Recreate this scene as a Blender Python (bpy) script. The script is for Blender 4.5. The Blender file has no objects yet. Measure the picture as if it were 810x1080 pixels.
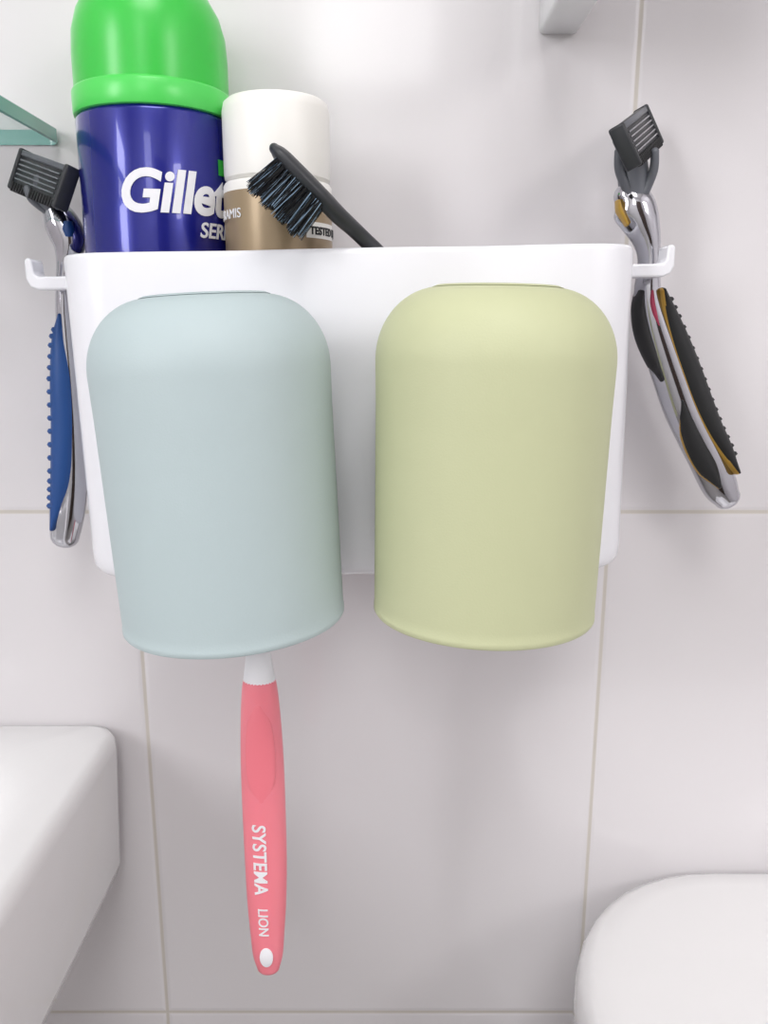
import bpy, math, random
from mathutils import Vector, Matrix
random.seed(4)
Z0 = 1.03          # camera eye height above the floor (m); local heights are measured from here
sc = bpy.context.scene
try:
    sc.view_settings.view_transform = 'Standard'
    sc.view_settings.look = 'None'
except Exception:
    pass

def lin(c):
    return tuple(((v/255)/12.92 if v/255 <= 0.04045 else ((v/255+0.055)/1.055)**2.4) for v in c) + (1.0,)

def mat(name, rgb, rough=0.5, metal=0.0, coat=0.0, trans=0.0, noise=0.03, scale=60.0, bump=0.0, bscale=800.0, sss=0.0, alpha=1.0):
    m = bpy.data.materials.new(name); m.use_nodes = True
    nt = m.node_tree; b = nt.nodes['Principled BSDF']
    b.inputs['Roughness'].default_value = rough
    b.inputs['Metallic'].default_value = metal
    b.inputs['Coat Weight'].default_value = coat
    b.inputs['Transmission Weight'].default_value = trans
    b.inputs['Alpha'].default_value = alpha
    if sss:
        b.inputs['Subsurface Weight'].default_value = sss
        b.inputs['Subsurface Scale'].default_value = 0.004
    tc = nt.nodes.new('ShaderNodeTexCoord')
    nz = nt.nodes.new('ShaderNodeTexNoise'); nz.inputs['Scale'].default_value = scale
    nt.links.new(tc.outputs['Object'], nz.inputs['Vector'])
    mx = nt.nodes.new('ShaderNodeMix'); mx.data_type = 'RGBA'
    c = lin(rgb)
    mx.inputs[6].default_value = tuple(v*(1-noise) for v in c[:3])+(1,)
    mx.inputs[7].default_value = tuple(min(1, v*(1+noise)) for v in c[:3])+(1,)
    nt.links.new(nz.outputs['Fac'], mx.inputs[0])
    nt.links.new(mx.outputs[2], b.inputs['Base Color'])
    if bump:
        n2 = nt.nodes.new('ShaderNodeTexNoise'); n2.inputs['Scale'].default_value = bscale
        nt.links.new(tc.outputs['Object'], n2.inputs['Vector'])
        bp = nt.nodes.new('ShaderNodeBump'); bp.inputs['Strength'].default_value = bump
        bp.inputs['Distance'].default_value = 0.0004
        nt.links.new(n2.outputs['Fac'], bp.inputs['Height'])
        nt.links.new(bp.outputs['Normal'], b.inputs['Normal'])
    return m

def tile_mat():
    m = bpy.data.materials.new('glazed_wall_tile'); m.use_nodes = True
    nt = m.node_tree; b = nt.nodes['Principled BSDF']
    N = nt.nodes.new; L = nt.links.new
    g = N('ShaderNodeNewGeometry'); sp = N('ShaderNodeSeparateXYZ'); L(g.outputs['Position'], sp.inputs[0])
    def dist(sock, off, per):
        a = N('ShaderNodeMath'); a.operation = 'SUBTRACT'; L(sock, a.inputs[0]); a.inputs[1].default_value = off
        p = N('ShaderNodeMath'); p.operation = 'PINGPONG'; L(a.outputs[0], p.inputs[0]); p.inputs[1].default_value = per/2
        return p.outputs[0]
    dx = dist(sp.outputs['X'], -0.1055, 0.2)
    ax = N('ShaderNodeMath'); ax.operation = 'ABSOLUTE'; L(dx, ax.inputs[0])
    dz = dist(sp.outputs['Z'], Z0-0.0762, 0.25)
    az = N('ShaderNodeMath'); az.operation = 'ABSOLUTE'; L(dz, az.inputs[0])
    mn = N('ShaderNodeMath'); mn.operation = 'MINIMUM'; L(ax.outputs[0], mn.inputs[0]); L(az.outputs[0], mn.inputs[1])
    mr = N('ShaderNodeMapRange'); mr.interpolation_type = 'SMOOTHSTEP'
    mr.inputs['From Min'].default_value = 0.0004; mr.inputs['From Max'].default_value = 0.0012
    L(mn.outputs[0], mr.inputs['Value'])
    nz = N('ShaderNodeTexNoise'); nz.inputs['Scale'].default_value = 5.0; nz.inputs['Detail'].default_value = 4
    L(g.outputs['Position'], nz.inputs['Vector'])
    t = N('ShaderNodeMix'); t.data_type = 'RGBA'
    t.inputs[6].default_value = lin((221, 217, 219)); t.inputs[7].default_value = lin((228, 225, 227))
    L(nz.outputs['Fac'], t.inputs[0])
    c = N('ShaderNodeMix'); c.data_type = 'RGBA'; L(mr.outputs[0], c.inputs[0])
    c.inputs[6].default_value = lin((204, 198, 190)); L(t.outputs[2], c.inputs[7])
    L(c.outputs[2], b.inputs['Base Color'])
    r = N('ShaderNodeMapRange'); L(mr.outputs[0], r.inputs['Value']); r.inputs['To Min'].default_value = 0.8; r.inputs['To Max'].default_value = 0.11
    L(r.outputs[0], b.inputs['Roughness'])
    # bump: pillowed edge + slight glaze waviness
    mb = N('ShaderNodeMapRange'); mb.interpolation_type = 'SMOOTHSTEP'
    mb.inputs['From Min'].default_value = 0.0002; mb.inputs['From Max'].default_value = 0.0025
    L(mn.outputs[0], mb.inputs['Value'])
    nw = N('ShaderNodeTexNoise'); nw.inputs['Scale'].default_value = 14.0; L(g.outputs['Position'], nw.inputs['Vector'])
    ad = N('ShaderNodeMath'); ad.operation = 'MULTIPLY_ADD'; L(nw.outputs['Fac'], ad.inputs[0]); ad.inputs[1].default_value = 0.25
    L(mb.outputs[0], ad.inputs[2])
    bp = N('ShaderNodeBump'); bp.inputs['Strength'].default_value = 0.35; bp.inputs['Distance'].default_value = 0.0006
    L(ad.outputs[0], bp.inputs['Height']); L(bp.outputs['Normal'], b.inputs['Normal'])
    return m

M = dict(
 tile=tile_mat(),
 paint=mat('white_paint', (230,229,228), 0.6),
 floor=mat('floor_tile', (170,167,164), 0.35, scale=8),
 white=mat('glossy_white_plastic', (236,236,241), 0.25, coat=0.2, noise=0.005),
 ceramic=mat('white_ceramic', (234,233,233), 0.12, coat=0.6, noise=0.008),
 shelfw=mat('white_shelf_plastic', (235,235,237), 0.3, noise=0.01),
 cupb=mat('matte_pale_blue_plastic', (181,196,198), 0.55, noise=0.015, bump=0.10, bscale=1800),
 cupg=mat('matte_pale_green_plastic', (195,199,160), 0.55, noise=0.015, bump=0.10, bscale=1800),
 blue=mat('deep_blue_lacquer', (20,26,130), 0.25, metal=0.35, coat=0.5, noise=0.05),
 green=mat('bright_green_plastic', (60,196,72), 0.3, noise=0.03, sss=0.1),
 greenl=mat('light_green_plastic', (82,212,92), 0.3, noise=0.03),
 ink=mat('white_print', (240,240,244), 0.5, noise=0.0),
 tan=mat('tan_gold_lacquer', (160,140,112), 0.33, metal=0.3, noise=0.05),
 capw=mat('ivory_cap_plastic', (240,238,233), 0.4, noise=0.01),
 dark=mat('dark_grey_plastic', (46,48,52), 0.4, noise=0.05),
 black=mat('black_rubber', (24,25,27), 0.55, noise=0.08),
 bris=mat('black_bristle', (22,24,30), 0.45),
 brisb=mat('pale_blue_bristle', (150,178,205), 0.45),
 pink=mat('coral_pink_plastic', (245,134,147), 0.35, noise=0.02, sss=0.1),
 pinkd=mat('coral_pink_rubber', (244,128,141), 0.42, noise=0.02),
 chrome=mat('chrome', (190,190,196), 0.08, metal=1.0, noise=0.02),
 grey=mat('grey_plastic', (96,99,106), 0.35, noise=0.05),
 bluer=mat('blue_rubber', (22,70,134), 0.45, noise=0.05),
 gold=mat('yellow_trim', (190,150,60), 0.4),
 red=mat('red_plastic', (170,55,85), 0.4),
 steel=mat('blade_steel', (150,152,158), 0.25, metal=1.0),
 glass=mat('clear_glass', (205,232,226), 0.04, noise=0.01, alpha=0.3),
 gedge=mat('teal_glass_edge', (112,176,166), 0.12, coat=0.5, noise=0.10, scale=30),
 label=mat('lime_label', (60,190,70), 0.5),
 reflection_door=mat('dark_reflection_wood', (70,56,48), 0.4, noise=0.15, scale=12),  # dark surface added for the chrome to reflect
)

def group(name, loc):
    e = bpy.data.objects.new(name, None); e.empty_display_size = 0.02
    e.location = (loc[0], loc[1], loc[2]+Z0)
    sc.collection.objects.link(e); e['hl'] = loc
    return e

def mk(name, verts, faces, mats, parent=None, fm=None, smooth=True, autos=None):
    me = bpy.data.meshes.new(name)
    me.from_pydata([tuple(v) for v in verts], [], faces)
    if not isinstance(mats, (list, tuple)): mats = [mats]
    for m in mats: me.materials.append(m)
    if fm:
        for p, i in zip(me.polygons, fm): p.material_index = i
    import bmesh
    bm = bmesh.new(); bm.from_mesh(me); bmesh.ops.recalc_face_normals(bm, faces=bm.faces)
    ang = math.radians(autos if autos else 40)
    for f in bm.faces: f.smooth = smooth
    for e in bm.edges:
        if len(e.link_faces) == 2 and e.calc_face_angle(0) > ang: e.smooth = False
    bm.to_mesh(me); bm.free()
    o = bpy.data.objects.new(name, me); sc.collection.objects.link(o)
    if parent:
        o.parent = parent; l = parent['hl']; o.location = (-l[0], -l[1], -l[2])
    else:
        o.location = (0, 0, Z0)
    return o

def loft(name, rings, mats, parent=None, seg_mat=None, cap0=True, cap1=True, xf=None, **k):
    n = len(rings[0]); V = []; F = []; fm = []
    for r in rings: V += [Vector(p) for p in r]
    for i in range(len(rings)-1):
        for j in range(n):
            a = i*n+j; b = i*n+(j+1) % n
            F.append((a, b, b+n, a+n)); fm.append(seg_mat[i] if seg_mat else 0)
    if cap0: F.append(tuple(range(n))[::-1]); fm.append(fm[0])
    if cap1: F.append(tuple(range((len(rings)-1)*n, len(rings)*n))); fm.append(fm[-2] if cap0 else fm[-1])
    if xf: V = [xf @ v for v in V]
    return mk(name, V, F, mats, parent, fm, **k)

def lathe(name, prof, c, mats, parent=None, seg_mat=None, segs=96, xf=None, **k):
    rings = []
    for r, z in prof:
        r = max(r, 1e-5)
        rings.append([(c[0]+r*math.sin(2*math.pi*j/segs), c[1]-r*math.cos(2*math.pi*j/segs), c[2]+z) for j in range(segs)])
    return loft(name, rings, mats, parent, seg_mat, xf=xf, **k)

def rrect(x0, x1, y0, y1, rf, rb, z, k=10, nf=40, front=None):
    """rounded rectangle; y0 = front (more negative), y1 = back"""
    P = []
    def arc(cx, cy, r, a0, a1):
        for i in range(k+1):
            a = math.radians(a0+(a1-a0)*i/k); P.append((cx+r*math.cos(a), cy+r*math.sin(a), z))
    arc(x0+rf, y0+rf, rf, 180, 270)
    for i in range(1, nf):
        x = x0+rf+(x1-x0-2*rf)*i/nf
        P.append((x, y0+(front(x) if front else 0), z))
    arc(x1-rf, y0+rf, rf, 270, 360)
    arc(x1-rb, y1-rb, rb, 0, 90)
    arc(x0+rb, y1-rb, rb, 90, 180)
    return P

def box(name, a, b, m, parent=None, bev=0.0, xf=None, segs=3):
    x0, y0, z0 = a; x1, y1, z1 = b
    V = [Vector(p) for p in [(x0,y0,z0),(x1,y0,z0),(x1,y1,z0),(x0,y1,z0),(x0,y0,z1),(x1,y0,z1),(x1,y1,z1),(x0,y1,z1)]]
    if xf: V = [xf @ v for v in V]
    F = [(0,3,2,1),(4,5,6,7),(0,1,5,4),(1,2,6,5),(2,3,7,6),(3,0,4,7)]
    o = mk(name, V, F, m, parent, smooth=bev > 0)
    if bev:
        md = o.modifiers.new('bev', 'BEVEL'); md.width = bev; md.segments = segs; md.limit_method = 'ANGLE'
        for e in o.data.edges: e.use_edge_sharp = False
    return o

def catmull(P, n):
    """P list of tuples (any length); returns resampled"""
    out = []
    D = len(P[0])
    for i in range(len(P)-1):
        p0 = P[max(i-1, 0)]; p1 = P[i]; p2 = P[i+1]; p3 = P[min(i+2, len(P)-1)]
        for s in range(n):
            t = s/n
            out.append(tuple(0.5*((2*p1[d])+(-p0[d]+p2[d])*t+(2*p0[d]-5*p1[d]+4*p2[d]-p3[d])*t*t+(-p0[d]+3*p1[d]-3*p2[d]+p3[d])*t**3) for d in range(D)))
    out.append(tuple(P[-1]))
    return out

def sweep(name, P, m, parent=None, n=6, segs=28, power=1.0, rnd=True, seg_mat=None, **k):
    """P: (x,y,z,rx,ry) ; cross section ellipse, rx in the xz plane, ry along ~y"""
    Q = catmull(P, n)
    if rnd:   # rounded ends
        def capend(q, d, s):
            res = []
            for t in (0.98, 0.85, 0.6, 0.3):
                f = math.sqrt(1-t*t)
                res.append((q[0]+d.x*s*t, q[1]+d.y*s*t, q[2]+d.z*s*t, q[3]*f, q[4]*f))
            return res
        d0 = (Vector(Q[0][:3])-Vector(Q[1][:3])).normalized()
        d1 = (Vector(Q[-1][:3])-Vector(Q[-2][:3])).normalized()
        s0 = min(Q[0][3], Q[0][4]); s1 = min(Q[-1][3], Q[-1][4])
        Q = capend(Q[0], d0, s0)+Q+capend(Q[-1], d1, s1)[::-1]
    rings = []
    for i, q in enumerate(Q):
        a = Vector(Q[max(i-1, 0)][:3]); b = Vector(Q[min(i+1, len(Q)-1)][:3])
        T = (b-a).normalized(); S = T.cross(Vector((0, 1, 0))).normalized(); Y = S.cross(T).normalized()
        ring = []
        for j in range(segs):
            th = 2*math.pi*j/segs; c = math.cos(th); s = math.sin(th)
            c2 = math.copysign(abs(c)**power, c); s2 = math.copysign(abs(s)**power, s)
            ring.append(Vector(q[:3])+S*q[3]*c2+Y*q[4]*s2)
        rings.append(ring)
    return loft(name, rings, m, parent, **k)

def text(name, body, size, m, parent, fn, shear=0.0, off=0.0, ext=0.0002, space=1.0, sub=0):
    cu = bpy.data.curves.new(name, 'FONT'); cu.body = body; cu.size = size; cu.shear = shear
    cu.offset = off; cu.extrude = ext; cu.space_character = space; cu.resolution_u = 6
    ob = bpy.data.objects.new(name+'_tmp', cu); sc.collection.objects.link(ob)
    bpy.context.view_layer.update()
    me = bpy.data.meshes.new_from_object(ob.evaluated_get(bpy.context.evaluated_depsgraph_get()))
    bpy.data.objects.remove(ob)
    import bmesh
    bm = bmesh.new(); bm.from_mesh(me)
    if sub:
        for _ in range(sub):
            le = [e for e in bm.edges if e.calc_length() > size*0.12]
            if le: bmesh.ops.subdivide_edges(bm, edges=le, cuts=1)
        bmesh.ops.triangulate(bm, faces=bm.faces)
    V = [fn(v.co) for v in bm.verts]
    bm.verts.index_update()
    F = [tuple(v.index for v in f.verts) for f in bm.faces]
    bm.free()
    return mk(name, V, F, m, parent, smooth=False)

# ------------------------------------------------------------------ room shell
H = -Z0; TOP = 2.4-Z0
box('wall_back', (-0.9, 0, H), (0.9, 0.08, TOP), M['tile'])
box('wall_left', (-0.98, -1.8, H), (-0.9, 0.08, TOP), M['tile'])
box('wall_right', (0.9, -1.8, H), (0.98, 0.08, TOP), M['tile'])
box('wall_front', (-0.98, -1.88, H), (0.98, -1.8, TOP), M['paint'])
box('floor', (-0.98, -1.88, H-0.08), (0.98, 0.08, H), M['floor'])
box('ceiling', (-0.98, -1.88, TOP), (0.98, 0.08, TOP+0.08), M['paint'])
# unseen, added behind the camera so the chrome reflects something dark
dr = group('reflection_door_1', (0.50, -1.79, -0.03))
box('leaf', (0.22, -1.7995, H+0.005), (0.80, -1.765, 0.97), M['reflection_door'], dr, bev=0.004)
for a, b in ((0.17, 0.22), (0.80, 0.85)):
    box('casing', (a, -1.7995, H+0.001), (b, -1.755, 1.02), M['shelfw'], dr, bev=0.004)
box('casing_head', (0.17, -1.7995, 0.97), (0.85, -1.755, 1.02), M['shelfw'], dr, bev=0.004)
lathe('knob', [(0, -0.02), (0.015, -0.018), (0.022, 0), (0.015, 0.018), (0, 0.02)], (0.28, -1.745, -0.03), M['chrome'], dr, segs=32)

# ------------------------------------------------------------------ holder
ROLL = math.radians(-1.0)
pc = Vector((-0.011, 0, -0.03))
RX = Matrix.Translation(pc) @ Matrix.Rotation(ROLL, 4, 'Y') @ Matrix.Translation(-pc)
hold = group('wall_mounted_toothbrush_holder', (-0.011, -0.03, -0.03))
CX = (-0.049, 0.0312)
def fr(x):
    s = 0
    for c in CX: s += 0.0022*math.exp(-((x-c)/0.017)**2)
    return s
XL, XR, YF, YB = -0.1065, 0.0845, -0.0625, -0.0005
ht, hb = 0.0240, -0.0855
rings = []
def rr(ins, z, f=1): return rrect(XL+ins, XR-ins, YF+ins, YB-ins, max(0.018-ins, 0.004), max(0.005-ins, 0.002), z, front=(lambda x: fr(x)*f))
for ins, z in [(0.006, hb), (0.003, hb+0.0006), (0.0012, hb+0.002), (0.0003, hb+0.004), (0, hb+0.008), (0, -0.05), (0, -0.02), (0, 0.0), (0, ht-0.002), (0.0002, ht-0.0008), (0.0007, ht-0.0001), (0.0013, ht), (0.002, ht-0.0004), (0.0024, ht-0.0015), (0.0024, hb+0.004), (0.004, hb+0.0028)]:
    rings.append(rr(ins, z))
loft('body', rings, M['white'], hold, xf=RX, autos=60)
# side hooks: flat bar with upturned tip
def hook(name, x0, dirn, z):
    yc = -0.036
    prof = [(0, -0.0022), (0.0125, -0.0022), (0.0150, -0.0012), (0.0163, 0.0014), (0.0163, 0.0078), (0.0150, 0.0086), (0.0136, 0.0078), (0.0134, 0.0034), (0.0122, 0.0022), (0, 0.0022)]
    r = []
    for y in (yc-0.005, yc+0.005):
        r.append([(x0+dirn*a, y, z+b) for a, b in prof])
    o = loft(name, r, M['white'], hold, xf=RX)
    md = o.modifiers.new('bev', 'BEVEL'); md.width = 0.0007; md.segments = 3; md.limit_method = 'ANGLE'
    return o
hook('hook_left', XL, -1, 0.0160)
hook('hook_right', XR, 1, 0.0166)

# ------------------------------------------------------------------ cups
def cup(name, cx, top, bot, m, tilt):
    R = 0.0338; Rb = 0.0330; sh = 0.0178
    prof = [(0.0, -0.0012), (0.0150, -0.0012), (0.0160, -0.0004), (0.0170, -0.0001), (0.0176, -0.0004)]
    n = 16
    for i in range(n+1):
        a = math.pi/2*i/n
        prof.append((R-sh+ (sh)*math.sin(a) if i else 0.0182, -0.0006-(sh*1.12)*(1-math.cos(a))))
    Hh = top-bot
    for t in (0.35, 0.5, 0.7, 0.85, 0.95): prof.append((R+(Rb-R)*t, -Hh*t))
    prof += [(Rb, -Hh+0.0022), (Rb+0.00015, -Hh+0.0018), (Rb+0.00015, -Hh+0.0005), (Rb-0.0002, -Hh), (Rb-0.0012, -Hh), (Rb-0.0018, -Hh+0.0006), (Rb-0.002, -Hh+0.002)]
    prof += [(R-0.002, -0.022), (R-0.006, -0.009), (R-0.014, -0.0045), (0.012, -0.0035), (0, -0.0035)]
    c = Vector((cx, -0.0972, top)); p = Vector((cx, -0.0972, (top+bot)/2+0.03))
    X = Matrix.Translation(p) @ Matrix.Rotation(math.radians(tilt), 4, 'Y') @ Matrix.Translation(-p)
    return lathe(name, prof, c, m, xf=X, segs=128, autos=50)
cup('drinking_cup', -0.0492, 0.0085, -0.0868, M['cupb'], -2.9)
cup('drinking_cup.001', 0.0314, 0.0108, -0.0844, M['cupg'], 1.0)

# ------------------------------------------------------------------ shaving foam can
cc = Vector((-0.0788, -0.0300, 0)); CR = 0.0258
can = group('shaving_foam_can', (cc.x, cc.y, -0.0))
zb = hb+0.003
prof = [(0, zb), (CR-0.002, zb), (CR-0.0005, zb+0.001), (CR, zb+0.003), (CR, 0.02), (CR, 0.0665), (CR-0.0006, 0.0678), (CR-0.003, 0.069), (0, 0.070)]
lathe('can_body', prof, cc, M['blue'], can)
prof = [(0.018, 0.0675), (CR-0.0006, 0.0678), (CR+0.0003, 0.0681), (CR+0.0006, 0.069), (CR+0.0006, 0.0752), (CR+0.0002, 0.0759), (CR-0.0003, 0.0762), (CR-0.0003, 0.087), (CR-0.0008, 0.094), (CR-0.0025, 0.100), (CR-0.006, 0.106), (CR-0.011, 0.110), (0.008, 0.1118), (0, 0.112)]
lathe('can_cap', prof, cc, [M['green'], M['greenl']], can, seg_mat=[1,1,1,1,1,1]+[0]*7)
def oncyl(c, R, phi0, h0, tilt=0.0):
    def f(v):
        ph = phi0+v.x/R
        r = R+0.00025+v.z
        return Vector((c.x+r*math.sin(ph), c.y-r*math.cos(ph), h0+v.y))
    return f
text('brand_print', 'Gillette', 0.0180, M['ink'], can, oncyl(cc, CR, math.radians(-15), 0.0360), shear=0.2, off=0.00052, ext=0.0001, space=0.96, sub=3)
text('range_print', 'SERIES', 0.0068, M['ink'], can, oncyl(cc, CR, math.radians(43), 0.0285), shear=0.2, off=0.00012, ext=0.0001, sub=2)
# small lime label
V = []; F = []
for i in range(7):
    ph = math.radians(64+i*5)
    for z in (0.049, 0.0540): V.append((cc.x+(CR+0.0002)*math.sin(ph), cc.y-(CR+0.0002)*math.cos(ph), z))
for i in range(6): F.append((2*i, 2*i+2, 2*i+3, 2*i+1))
mk('lime_label', V, F, M['label'], can)

# ------------------------------------------------------------------ deodorant
bc = Vector((-0.0358, -0.0405, 0)); BR = 0.0181
bot = group('deodorant_bottle', (bc.x, bc.y, 0))
prof = [(0, zb), (BR-0.001, zb), (BR, zb+0.002), (BR, 0.0425), (BR, 0.0448), (BR-0.0006, 0.0458), (BR-0.002, 0.0462), (0, 0.0462)]
lathe('bottle_body', prof, bc, [M['tan'], M['capw']], bot, seg_mat=[0,0,0,1,1,1,1])
prof = [(0, 0.0462), (BR-0.0018, 0.0462), (BR-0.0012, 0.0468), (BR-0.0006, 0.0472), (BR-0.0004, 0.049), (BR-0.0004, 0.068), (BR-0.0010, 0.0706), (BR-0.0022, 0.0716), (BR-0.005, 0.0720), (0, 0.0722)]
lathe('bottle_cap', prof, bc, M['capw'], bot)
text('label_print', 'KERAMIS', 0.0042, M['ink'], bot, oncyl(bc, BR, math.radians(-86), 0.0340), ext=0.0001, sub=1)
text('small_print', 'TESTED MEISTER', 0.0034, M['black'], bot, oncyl(bc, BR, math.radians(40), 0.0290), off=0.0001, ext=0.0001, sub=1)
V = []; F = []
for i in range(11):
    ph = math.radians(36+i*5)
    for z in (0.0278, 0.0328): V.append((bc.x+(BR+0.0001)*math.sin(ph), bc.y-(BR+0.0001)*math.cos(ph), z))
for i in range(10): F.append((2*i, 2*i+2, 2*i+3, 2*i+1))
mk('white_label', V, F, M['capw'], bot)

# ------------------------------------------------------------------ black toothbrush
tb = group('toothbrush', (-0.02, -0.064, 0.04))
P = [(-0.0328, -0.0705, 0.0515, 0.0016, 0.0040), (-0.0305, -0.0703, 0.0492, 0.0025, 0.0056), (-0.0248, -0.0695, 0.0435, 0.0028, 0.0060),
     (-0.0185, -0.0675, 0.0375, 0.0028, 0.0055), (-0.0140, -0.0650, 0.0332, 0.0027, 0.0036), (-0.0070, -0.0585, 0.0275, 0.0025, 0.0026), (0.008, -0.0525, 0.0135, 0.0028, 0.003),
     (0.030, -0.045, -0.0105, 0.0045, 0.0040), (0.058, -0.036, -0.0385, 0.0045, 0.0045), (0.074, -0.031, -0.0545, 0.004, 0.004)]
sweep('handle', P, M['dark'], tb)
u = Vector((0.707, 0.02, -0.707)); w = Vector((-0.707, -0.08, -0.707)).normalized(); yv = Vector((0, 1, 0))
V = []; F = []; fm = []
base = Vector((-0.0308, -0.0700, 0.0490))
for i in range(13):
    for j in range(5):
        tuft = base+u*(i*0.00148)+yv*(j-2)*0.0021
        for s in range(14):
            a = random.random()*6.28; r = random.random()*0.0007
            p = tuft+u*r*math.cos(a)+yv*r*math.sin(a)+w*0.001
            q = p+w*(0.0116+random.uniform(-0.0008, 0.0010)+0.0008*math.sin(i*1.9))+u*random.uniform(-0.0009, 0.0009)+yv*random.uniform(-0.0009, 0.0009)+u*0.0010*(i-6)/6
            b0 = len(V); rad = 0.00013
            for pt, k in ((p, 1), (q, 0.7)):
                for g in range(3):
                    an = g*2.094; V.append(pt+u*rad*k*math.cos(an)+yv*rad*k*math.sin(an))
            mi = 1 if random.random() < 0.16 else 0
            for g in range(3):
                F.append((b0+g, b0+(g+1) % 3, b0+3+(g+1) % 3, b0+3+g)); fm.append(mi)
            F.append((b0+3, b0+4, b0+5)); fm.append(mi)
mk('bristles', V, F, [M['bris'], M['brisb']], tb, fm=fm, smooth=False)

# ------------------------------------------------------------------ pink toothbrush hanging in the cup
pb = group('toothbrush.001', (-0.0405, -0.09, -0.15))
yb = -0.090
P = [(-0.0400, yb, -0.1110, 0.0052, 0.0040), (-0.0400, yb, -0.1140, 0.0057, 0.0046), (-0.0400, yb, -0.1230, 0.0064, 0.0050), (-0.0400, yb, -0.1370, 0.0070, 0.0052),
     (-0.0400, yb, -0.1550, 0.0072, 0.0050), (-0.0400, yb, -0.1760, 0.0071, 0.0047), (-0.0402, yb, -0.1920, 0.0067, 0.0043), (-0.0404, yb, -0.2050, 0.0059, 0.0038), (-0.0405, yb, -0.2140, 0.0052, 0.0033), (-0.0405, yb, -0.2190, 0.0040, 0.0028)]
sweep('handle', P, M['pink'], pb, n=8, segs=40)
PH = P
P = [(-0.0430, yb+0.002, -0.010, 0.0020, 0.0045), (-0.0430, yb+0.002, -0.020, 0.0022, 0.0060), (-0.0428, yb+0.002, -0.033, 0.0022, 0.0055), (-0.0425, yb+0.001, -0.042, 0.0021, 0.0028),
     (-0.0415, yb, -0.070, 0.0023, 0.0025), (-0.0406, yb, -0.093, 0.0033, 0.0030), (-0.0401, yb, -0.1030, 0.0041, 0.0034), (-0.0400, yb, -0.1110, 0.0052, 0.0040)]
sweep('neck', P, M['ink'], pb)
# tufts of the hidden head
V = []; F = []
for i in range(9):
    for j in range(3):
        c = Vector((-0.041, yb-0.0015+j*0.0035, -0.013-i*0.0024)); b0 = len(V)
        for xx in (0, 0.010):
            for g in range(6): V.append(c+Vector((xx, 0.0010*math.cos(g*1.047), 0.0010*math.sin(g*1.047))))
        for g in range(6): F.append((b0+g, b0+(g+1) % 6, b0+6+(g+1) % 6, b0+6+g))
        F.append(tuple(b0+6+g for g in range(6)))
mk('bristles', V, F, M['ink'], pb)
# thumb grip (slightly raised rubber oval)
P = [(-0.0400, yb-0.0033, -0.1185, 0.0020, 0.0018), (-0.0400, yb-0.0037, -0.124, 0.0040, 0.0017), (-0.0400, yb-0.0038, -0.134, 0.0050, 0.0017), (-0.0400, yb-0.0038, -0.145, 0.0046, 0.0015), (-0.0400, yb-0.0036, -0.153, 0.0022, 0.0014)]
sweep('thumb_grip', P, M['pinkd'], pb, n=8)
def handprint(x0, h0):
    def f(v):
        x = x0+v.y; h = h0-v.x
        q = PH[-1]
        for a, b in zip(PH, PH[1:]):
            if b[2] <= h <= a[2]:
                t = (a[2]-h)/(a[2]-b[2]); q = tuple(a[i]*(1-t)+b[i]*t for i in range(5)); break
        s = q[4]*math.sqrt(max(0.05, 1-((x-q[0])/q[3])**2))
        return Vector((x, yb-s-0.00022-v.z, h))
    return f
text('brand_print', 'SYSTEMA', 0.0064, M['ink'], pb, handprint(-0.0434, -0.1600), off=0.00010, ext=0.0001, sub=2, space=1.04)
text('maker_print', 'LION', 0.0048, M['ink'], pb, handprint(-0.0426, -0.1922), off=0.00004, ext=0.0001, sub=2, space=1.02)
rings = []
for k, yy in ((0.9, yb-0.0006), (1.0, yb-0.0038), (0.8, yb-0.0041)):
    rings.append([(-0.0405+0.0023*k*math.cos(a*math.pi/12), yy, -0.2122+0.0038*k*math.sin(a*math.pi/12)) for a in range(24)])
loft('hanging_eyelet', rings, M['ink'], pb)

# ------------------------------------------------------------------ razors
def cartridge(par, c, A, B):
    A = Vector(A).normalized(); B = Vector(B); B = (B-A*A.dot(B)).normalized(); N = B.cross(A).normalized()
    if N.y > 0: N = -N
    X = Matrix(((A.x, B.x, N.x, c[0]), (A.y, B.y, N.y, c[1]), (A.z, B.z, N.z, c[2]), (0, 0, 0, 1)))
    box('cartridge_frame', (-0.0175, -0.0072, -0.0022), (0.0175, 0.0072, 0.0022), M['dark'], par, bev=0.0012, xf=X)
    box('lubricating_strip', (-0.0158, -0.0070, 0.002), (0.0158, -0.0050, 0.0029), M['grey'], par, bev=0.0004, xf=X)
    for i in range(5):
        y = -0.0038+i*0.0017
        box('blade_%d' % i, (-0.0150, y, 0.0020), (0.0150, y+0.0005, 0.0029), M['steel'], par, xf=X)
    for i in range(16):
        x = -0.0152+i*0.00203
        box('guard_fin_%d' % i, (x-0.0005, 0.0046, 0.001), (x+0.0005, 0.0080, 0.0030), M['black'], par, bev=0.0003, xf=X)
    box('clip_0', (-0.0184, -0.0075, -0.0024), (-0.0162, 0.0075, 0.0032), M['dark'], par, bev=0.0008, xf=X)
    box('clip_1', (0.0162, -0.0075, -0.0024), (0.0184, 0.0075, 0.0032), M['dark'], par, bev=0.0008, xf=X)
    box('pivot_mount', (-0.007, -0.004, -0.0062), (0.007, 0.006, -0.0018), M['grey'], par, bev=0.0012, xf=X)
    return X

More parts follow.
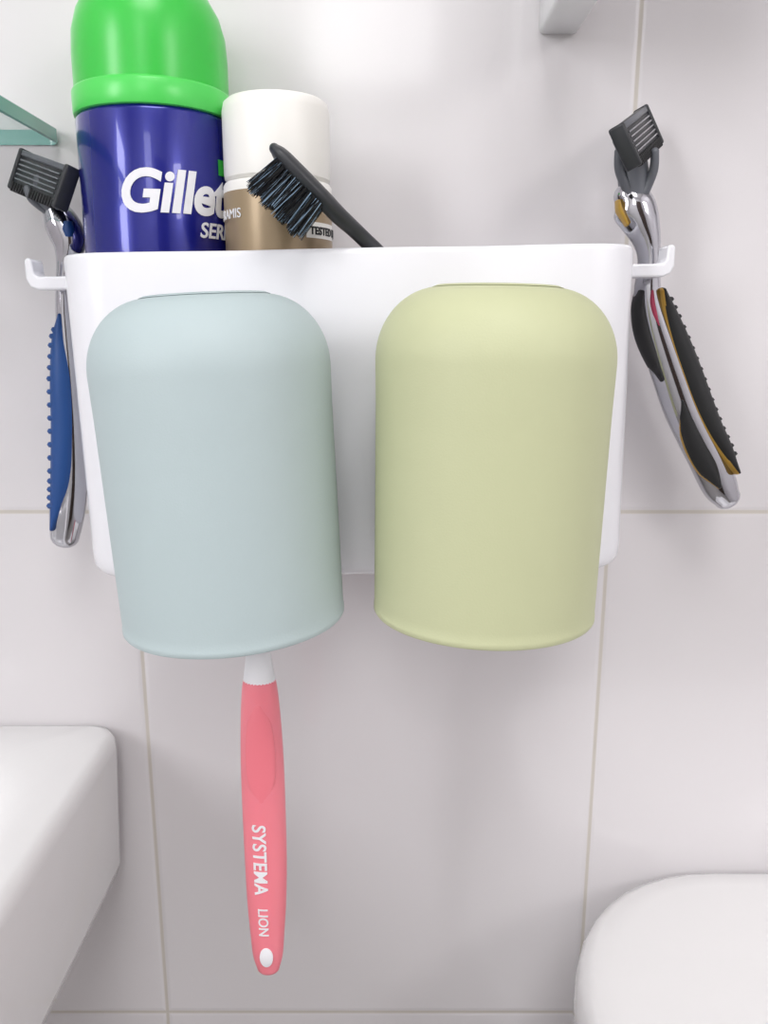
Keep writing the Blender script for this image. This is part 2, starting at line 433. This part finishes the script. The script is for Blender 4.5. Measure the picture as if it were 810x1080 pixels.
# left razor
rz = group('razor', (-0.12, -0.022, 0))
yr = -0.022
cartridge(rz, (-0.1200, -0.0265, 0.0500), (0.66, -0.62, -0.26), (-0.34, -0.10, -1))
P = [(-0.1208, -0.0230, 0.0490, 0.0036, 0.0060), (-0.1203, yr-0.0015, 0.0450, 0.0044, 0.0055), (-0.1190, yr, 0.0405, 0.0038, 0.0045), (-0.1165, yr, 0.0350, 0.0036, 0.0045)]
sweep('neck', P, M['grey'], rz)
for sx in (-1, 1):
    sweep('yoke_arm', [(-0.1202+sx*0.0060, yr-0.0062-sx*0.002, 0.0470, 0.0013, 0.0015), (-0.1198+sx*0.0050, yr-0.0045, 0.0435, 0.0014, 0.0015), (-0.1188+sx*0.0022, yr-0.003, 0.0400, 0.0014, 0.0016)], M['grey'], rz, segs=14)
P = [(-0.1192, yr, 0.0415, 0.0042, 0.0045), (-0.1168, yr, 0.0365, 0.0062, 0.0055), (-0.1146, yr, 0.0300, 0.0062, 0.0055), (-0.1155, yr, 0.0230, 0.0040, 0.0048), (-0.1170, yr, 0.0146, 0.0034, 0.0046), (-0.1176, yr, 0.0060, 0.0036, 0.0048),
     (-0.1178, yr, -0.0024, 0.0040, 0.0050), (-0.1180, yr, -0.0198, 0.0050, 0.0055), (-0.1190, yr, -0.0377, 0.0058, 0.0055), (-0.1212, yr, -0.0562, 0.0066, 0.0052), (-0.1240, yr, -0.0712, 0.0068, 0.0050), (-0.1258, yr, -0.0812, 0.0056, 0.0045)]
sweep('chrome_handle', P, M['chrome'], rz, n=8)
GL = [(-0.1185, 0.0035, 0.0012), (-0.1196, -0.0050, 0.0036), (-0.1200, -0.0198, 0.0052), (-0.1210, -0.0377, 0.0055), (-0.1233, -0.0562, 0.0050), (-0.1262, -0.0680, 0.0034), (-0.1288, -0.0770, 0.0012)]
sweep('rubber_grip', [(x, yr-0.001, z, r, 0.0058 if r > 0.004 else 0.0048) for x, z, r in GL], M['bluer'], rz, n=8)
for i in range(17):
    t = 0.6+i/16*4.4; a = int(t); f = t-a
    x = GL[a][0]*(1-f)+GL[a+1][0]*f; z = GL[a][1]*(1-f)+GL[a+1][1]*f; r = GL[a][2]*(1-f)+GL[a+1][2]*f
    lathe('grip_rib_%d' % i, [(0, -0.0011), (0.0018, -0.0009), (0.0023, 0), (0.0018, 0.0009), (0, 0.0011)], (x-r+0.0014, yr-0.0030, z), M['bluer'], rz, segs=16)
lathe('release_button', [(0, -0.003), (0.0015, -0.0026), (0.0022, 0), (0.0015, 0.0026), (0, 0.003)], (-0.1128, yr-0.0042, 0.0335), M['bluer'], rz, segs=20)

# right razor
r2 = group('razor.001', (0.105, -0.022, 0))
cartridge(r2, (0.0882, -0.0260, 0.0640), (0.46, 0.82, 0.36), (0.50, 0.12, -0.8))
P = [(0.0882, -0.0230, 0.0620, 0.0036, 0.0060), (0.0888, yr, 0.0555, 0.0052, 0.0055), (0.0897, yr, 0.0490, 0.0056, 0.0048), (0.0905, yr, 0.0420, 0.0042, 0.0045)]
sweep('neck', P, M['grey'], r2)
for sx in (-1, 1):
    sweep('yoke_arm', [(0.0882+sx*0.0064, yr-0.0055, 0.0590, 0.0014, 0.0015), (0.0888+sx*0.0060, yr-0.0045, 0.0530, 0.0016, 0.0016), (0.0898+sx*0.0030, yr-0.003, 0.0460, 0.0016, 0.0016)], M['grey'], r2, segs=14)
P = [(0.0870, yr, 0.0452, 0.0044, 0.0045), (0.0895, yr, 0.0420, 0.0076, 0.0056), (0.0925, yr, 0.0370, 0.0070, 0.0058), (0.0955, yr, 0.0300, 0.0050, 0.0052), (0.0968, yr, 0.0230, 0.0040, 0.0048), (0.0972, yr, 0.0112, 0.0050, 0.0052), (0.1002, yr, 0.0010, 0.0062, 0.0055),
     (0.1044, yr, -0.0093, 0.0069, 0.0056), (0.1090, yr, -0.0200, 0.0072, 0.0056), (0.1137, yr, -0.0305, 0.0074, 0.0056), (0.1190, yr, -0.0400, 0.0074, 0.0054), (0.1240, yr, -0.0488, 0.0073, 0.0052), (0.1302, yr, -0.0605, 0.0068, 0.0048), (0.1336, yr, -0.0655, 0.0052, 0.0042)]
sweep('chrome_handle', P, M['chrome'], r2, n=8)
def strip(name, pts, m, n=8):
    return sweep(name, pts, m, r2, n=n, segs=20)
# right-hand ribbed grip with yellow outline
G = [(0.1015, 0.0125, 0.0010), (0.1046, 0.0045, 0.0030), (0.1092, -0.0060, 0.0042), (0.1140, -0.0165, 0.0046), (0.1188, -0.0270, 0.0046), (0.1240, -0.0370, 0.0041), (0.1297, -0.0460, 0.0032), (0.1350, -0.0545, 0.0010)]
strip('rubber_grip', [(x, yr-0.0012, z, r, 0.0056) for x, z, r in G], M['black'])
strip('yellow_trim', [(x-0.0003, yr-0.0010, z-0.0002, r+0.00015, 0.0053) for x, z, r in G], M['gold'])
for i in range(17):
    t = i/16
    k = 0.4+t*5.8; a = int(min(k, 6.999)); f = k-a
    x = G[a+1][0]*f+G[a][0]*(1-f); z = G[a+1][1]*f+G[a][1]*(1-f); r = G[a+1][2]*f+G[a][2]*(1-f)
    lathe('grip_rib_%d' % i, [(0, -0.0010), (0.0016, -0.0008), (0.0022, 0), (0.0016, 0.0008), (0, 0.0010)], (x+r*0.68, yr-0.0027, z), M['black'], r2, segs=16)
# left grip near the neck and lower front pad
G2 = [(0.0935, 0.0120, 0.0008), (0.0938, 0.0060, 0.0022), (0.0958, -0.0020, 0.0030), (0.0992, -0.0105, 0.0026), (0.1035, -0.0200, 0.0008)]
strip('side_grip', [(x, yr-0.0006, z, r, 0.0050) for x, z, r in G2], M['black'])
G3 = [(0.1112, -0.0275, 0.0008), (0.1137, -0.0345, 0.0030), (0.1182, -0.0440, 0.0042), (0.1237, -0.0530, 0.0040), (0.1283, -0.0600, 0.0012)]
strip('front_pad', [(x, yr-0.0030, z, r, 0.0032) for x, z, r in G3], M['black'])
strip('front_pad_trim', [(x, yr-0.0028, z, r+0.00015, 0.0031) for x, z, r in G3], M['gold'])
G4 = [(0.0972, 0.0120, 0.0008), (0.0976, 0.0080, 0.0014), (0.0990, 0.0035, 0.0014), (0.1005, 0.0000, 0.0006)]
strip('red_window', [(x, yr-0.0035, z, r, 0.0022) for x, z, r in G4], M['red'])
strip('neck_trim', [(0.0832, yr-0.003, 0.0430, 0.0006, 0.003), (0.0842, yr-0.003, 0.0395, 0.0011, 0.0034), (0.0868, yr-0.003, 0.0350, 0.0006, 0.003)], M['gold'])

# ------------------------------------------------------------------ sink
def sr2(ins, z, r=0.05, back=None):
    return rrect(-0.64+ins, -0.1165-ins, -0.44+ins, -0.001-(ins if back is None else back), max(r-ins*0.3, 0.01), 0.010 if ins < 0.015 else 0.04, z, nf=12)
R = [sr2(0.14, -0.36, back=0.05), sr2(0.10, -0.33, back=0.03), sr2(0.035, -0.262, back=0.004), sr2(0.012, -0.2465, back=0.0), sr2(0.004, -0.242, back=0), sr2(0.0025, -0.236, back=0), sr2(0.0, -0.180, back=0), sr2(0.0007, -0.1755, back=0), sr2(0.0024, -0.1733, back=0.0005), sr2(0.005, -0.1727, back=0.002),
     sr2(0.026, -0.1732, back=0.040), sr2(0.030, -0.1746, back=0.045), sr2(0.034, -0.181, back=0.050), sr2(0.045, -0.215, back=0.065), sr2(0.070, -0.255, back=0.10), sr2(0.12, -0.280, back=0.14), sr2(0.18, -0.288, back=0.18)]
loft('bathroom_sink', R, M['ceramic'], autos=70)

# ------------------------------------------------------------------ toilet
tl = group('toilet', (0.265, -0.1, -0.6))
x0, x1 = 0.0735, 0.455
def tr(ins, z, r=0.076, y0=-0.205): return rrect(x0+ins, x1-ins, y0+ins, -0.001-ins, max(r-ins, 0.01), max(r-ins, 0.01), z, nf=14)
R = [tr(0.010, -0.283), tr(0.003, -0.2815), tr(0.0, -0.277), tr(0.0, -0.257), tr(0.0010, -0.2500), tr(0.003, -0.2460), tr(0.007, -0.2438), tr(0.016, -0.2424), tr(0.06, -0.2412), tr(0.09, -0.241, 0.1)]
loft('cistern_lid', R, M['ceramic'], tl, autos=70)
R = [tr(0.035, -0.62, 0.06), tr(0.03, -0.60, 0.06), tr(0.012, -0.30), tr(0.012, -0.282)]
loft('cistern_tank', R, M['ceramic'], tl)
def oval(cx, cy, a, b, z, n=48): return [(cx+a*math.cos(2*math.pi*i/n), cy+b*math.sin(2*math.pi*i/n)*(1.0 if math.sin(2*math.pi*i/n) < 0 else 0.85), z) for i in range(n)]
R = [oval(0.265, -0.30, 0.11, 0.24, -1.03), oval(0.265, -0.30, 0.10, 0.22, -0.98), oval(0.265, -0.31, 0.10, 0.21, -0.86), oval(0.265, -0.36, 0.15, 0.26, -0.74), oval(0.265, -0.39, 0.18, 0.29, -0.66), oval(0.265, -0.39, 0.185, 0.295, -0.63)]
loft('bowl', R, M['ceramic'], tl)
R = [oval(0.265, -0.39, 0.18, 0.29, -0.63), oval(0.265, -0.39, 0.188, 0.298, -0.625), oval(0.265, -0.39, 0.188, 0.298, -0.600), oval(0.265, -0.39, 0.18, 0.29, -0.590), oval(0.265, -0.39, 0.10, 0.2, -0.585)]
loft('seat_lid', R, M['ceramic'], tl)

# ------------------------------------------------------------------ shelf with bracket (top right)
sh = group('wall_shelf', (0.3, -0.06, 0.16))
box('bracket', (0.0570, -0.072, 0.1045), (0.0712, 0, 0.1805), M['shelfw'], sh, bev=0.0015)
box('bracket_far', (0.52, -0.072, 0.1045), (0.534, 0, 0.1805), M['shelfw'], sh, bev=0.0015)
box('shelf_board', (0.045, -0.078, 0.180), (0.56, 0, 0.192), M['shelfw'], sh, bev=0.002)

# ------------------------------------------------------------------ glass shelf (left)
gs = group('glass_shelf', (-0.36, -0.06, 0.07))
x0g, x1g = -0.60, -0.1225
def gl(z, ins=0.0): return rrect(x0g+ins, x1g-ins, -0.13+ins, -0.0005, 0.015, 0.004, z, nf=10)
r = [gl(0.0666, 0.0005), gl(0.0671), gl(0.0715), gl(0.0720, 0.0005)]
o = loft('glass_pane', r, [M['glass'], M['gedge']], gs, seg_mat=[1, 1, 1])
o.data.polygons[-1].material_index = 0; o.data.polygons[-2].material_index = 0
for nm, xx in (('clamp_0', -0.56), ('clamp_1', -0.26)):
    box(nm, (xx-0.012, -0.02, 0.060), (xx+0.012, 0, 0.079), M['chrome'], gs, bev=0.003)

# ------------------------------------------------------------------ windows / lamp fittings
def frame(name, u0, u1, z0, z1, face, pos):
    e = group(name, (pos if face == 'x' else (u0+u1)/2, (u0+u1)/2 if face == 'x' else pos, (z0+z1)/2))
    t = 0.035
    parts = [('jamb_0', u0-t, u0, z0-t, z1+t), ('jamb_1', u1, u1+t, z0-t, z1+t), ('head', u0, u1, z1, z1+t), ('sill', u0, u1, z0-t, z0)]
    for n, a, b, c, d in parts:
        if face == 'x': box(n, (pos, a, c), (pos+0.03, b, d), M['shelfw'], e, bev=0.003)
        else: box(n, (a, pos, c), (b, pos+0.03, d), M['shelfw'], e, bev=0.003)
frame('window_1', -1.20, -0.80, 0.15, 0.75, 'x', -0.8995)
frame('window_2', -0.18, 0.12, 0.56, 1.16, 'y', -1.7995)

# ------------------------------------------------------------------ lights
def area(name, loc, tgt, sx, sy, pw, col=(1, 1, 1)):
    l = bpy.data.lights.new(name, 'AREA'); l.shape = 'RECTANGLE'; l.size = sx; l.size_y = sy; l.energy = pw; l.color = col
    o = bpy.data.objects.new(name, l); sc.collection.objects.link(o)
    o.location = (loc[0], loc[1], loc[2]+Z0)
    d = Vector(tgt)-Vector(loc); o.rotation_euler = d.to_track_quat('-Z', 'Y').to_euler()
    return o
area('ceiling_lamp', (0.10, -1.0, TOP-0.03), (0.10, -1.0, 0), 0.7, 0.7, 12, (1.0, 0.99, 0.98))
area('window_light', (-0.885, -1.0, 0.45), (0, -1.0, 0.45), 0.4, 0.6, 9.2, (0.98, 0.985, 1.0))
area('window_light_front', (-0.03, -1.79, 0.86), (-0.03, 0, 0.86), 0.30, 0.60, 2.6, (0.98, 0.985, 1.0))
area('right_lamp', (0.85, -0.95, 0.50), (0, 0, 0), 0.30, 0.30, 3.0, (1.0, 0.985, 0.97))  # unseen lamp at right front, for the razor's leftward shadow
w = bpy.data.worlds.new('world'); sc.world = w; w.use_nodes = True
w.node_tree.nodes['Background'].inputs[0].default_value = (0.9, 0.93, 1, 1)
w.node_tree.nodes['Background'].inputs[1].default_value = 0.5

# ------------------------------------------------------------------ camera
cam = bpy.data.cameras.new('camera'); cam.sensor_fit = 'VERTICAL'; cam.sensor_height = 24.0; cam.lens = 24.0*860/1080
cam.clip_start = 0.01
co = bpy.data.objects.new('camera', cam); sc.collection.objects.link(co)
co.location = (0, -0.333, Z0); co.rotation_euler = (math.radians(90-12.9), 0, 0)
sc.camera = co
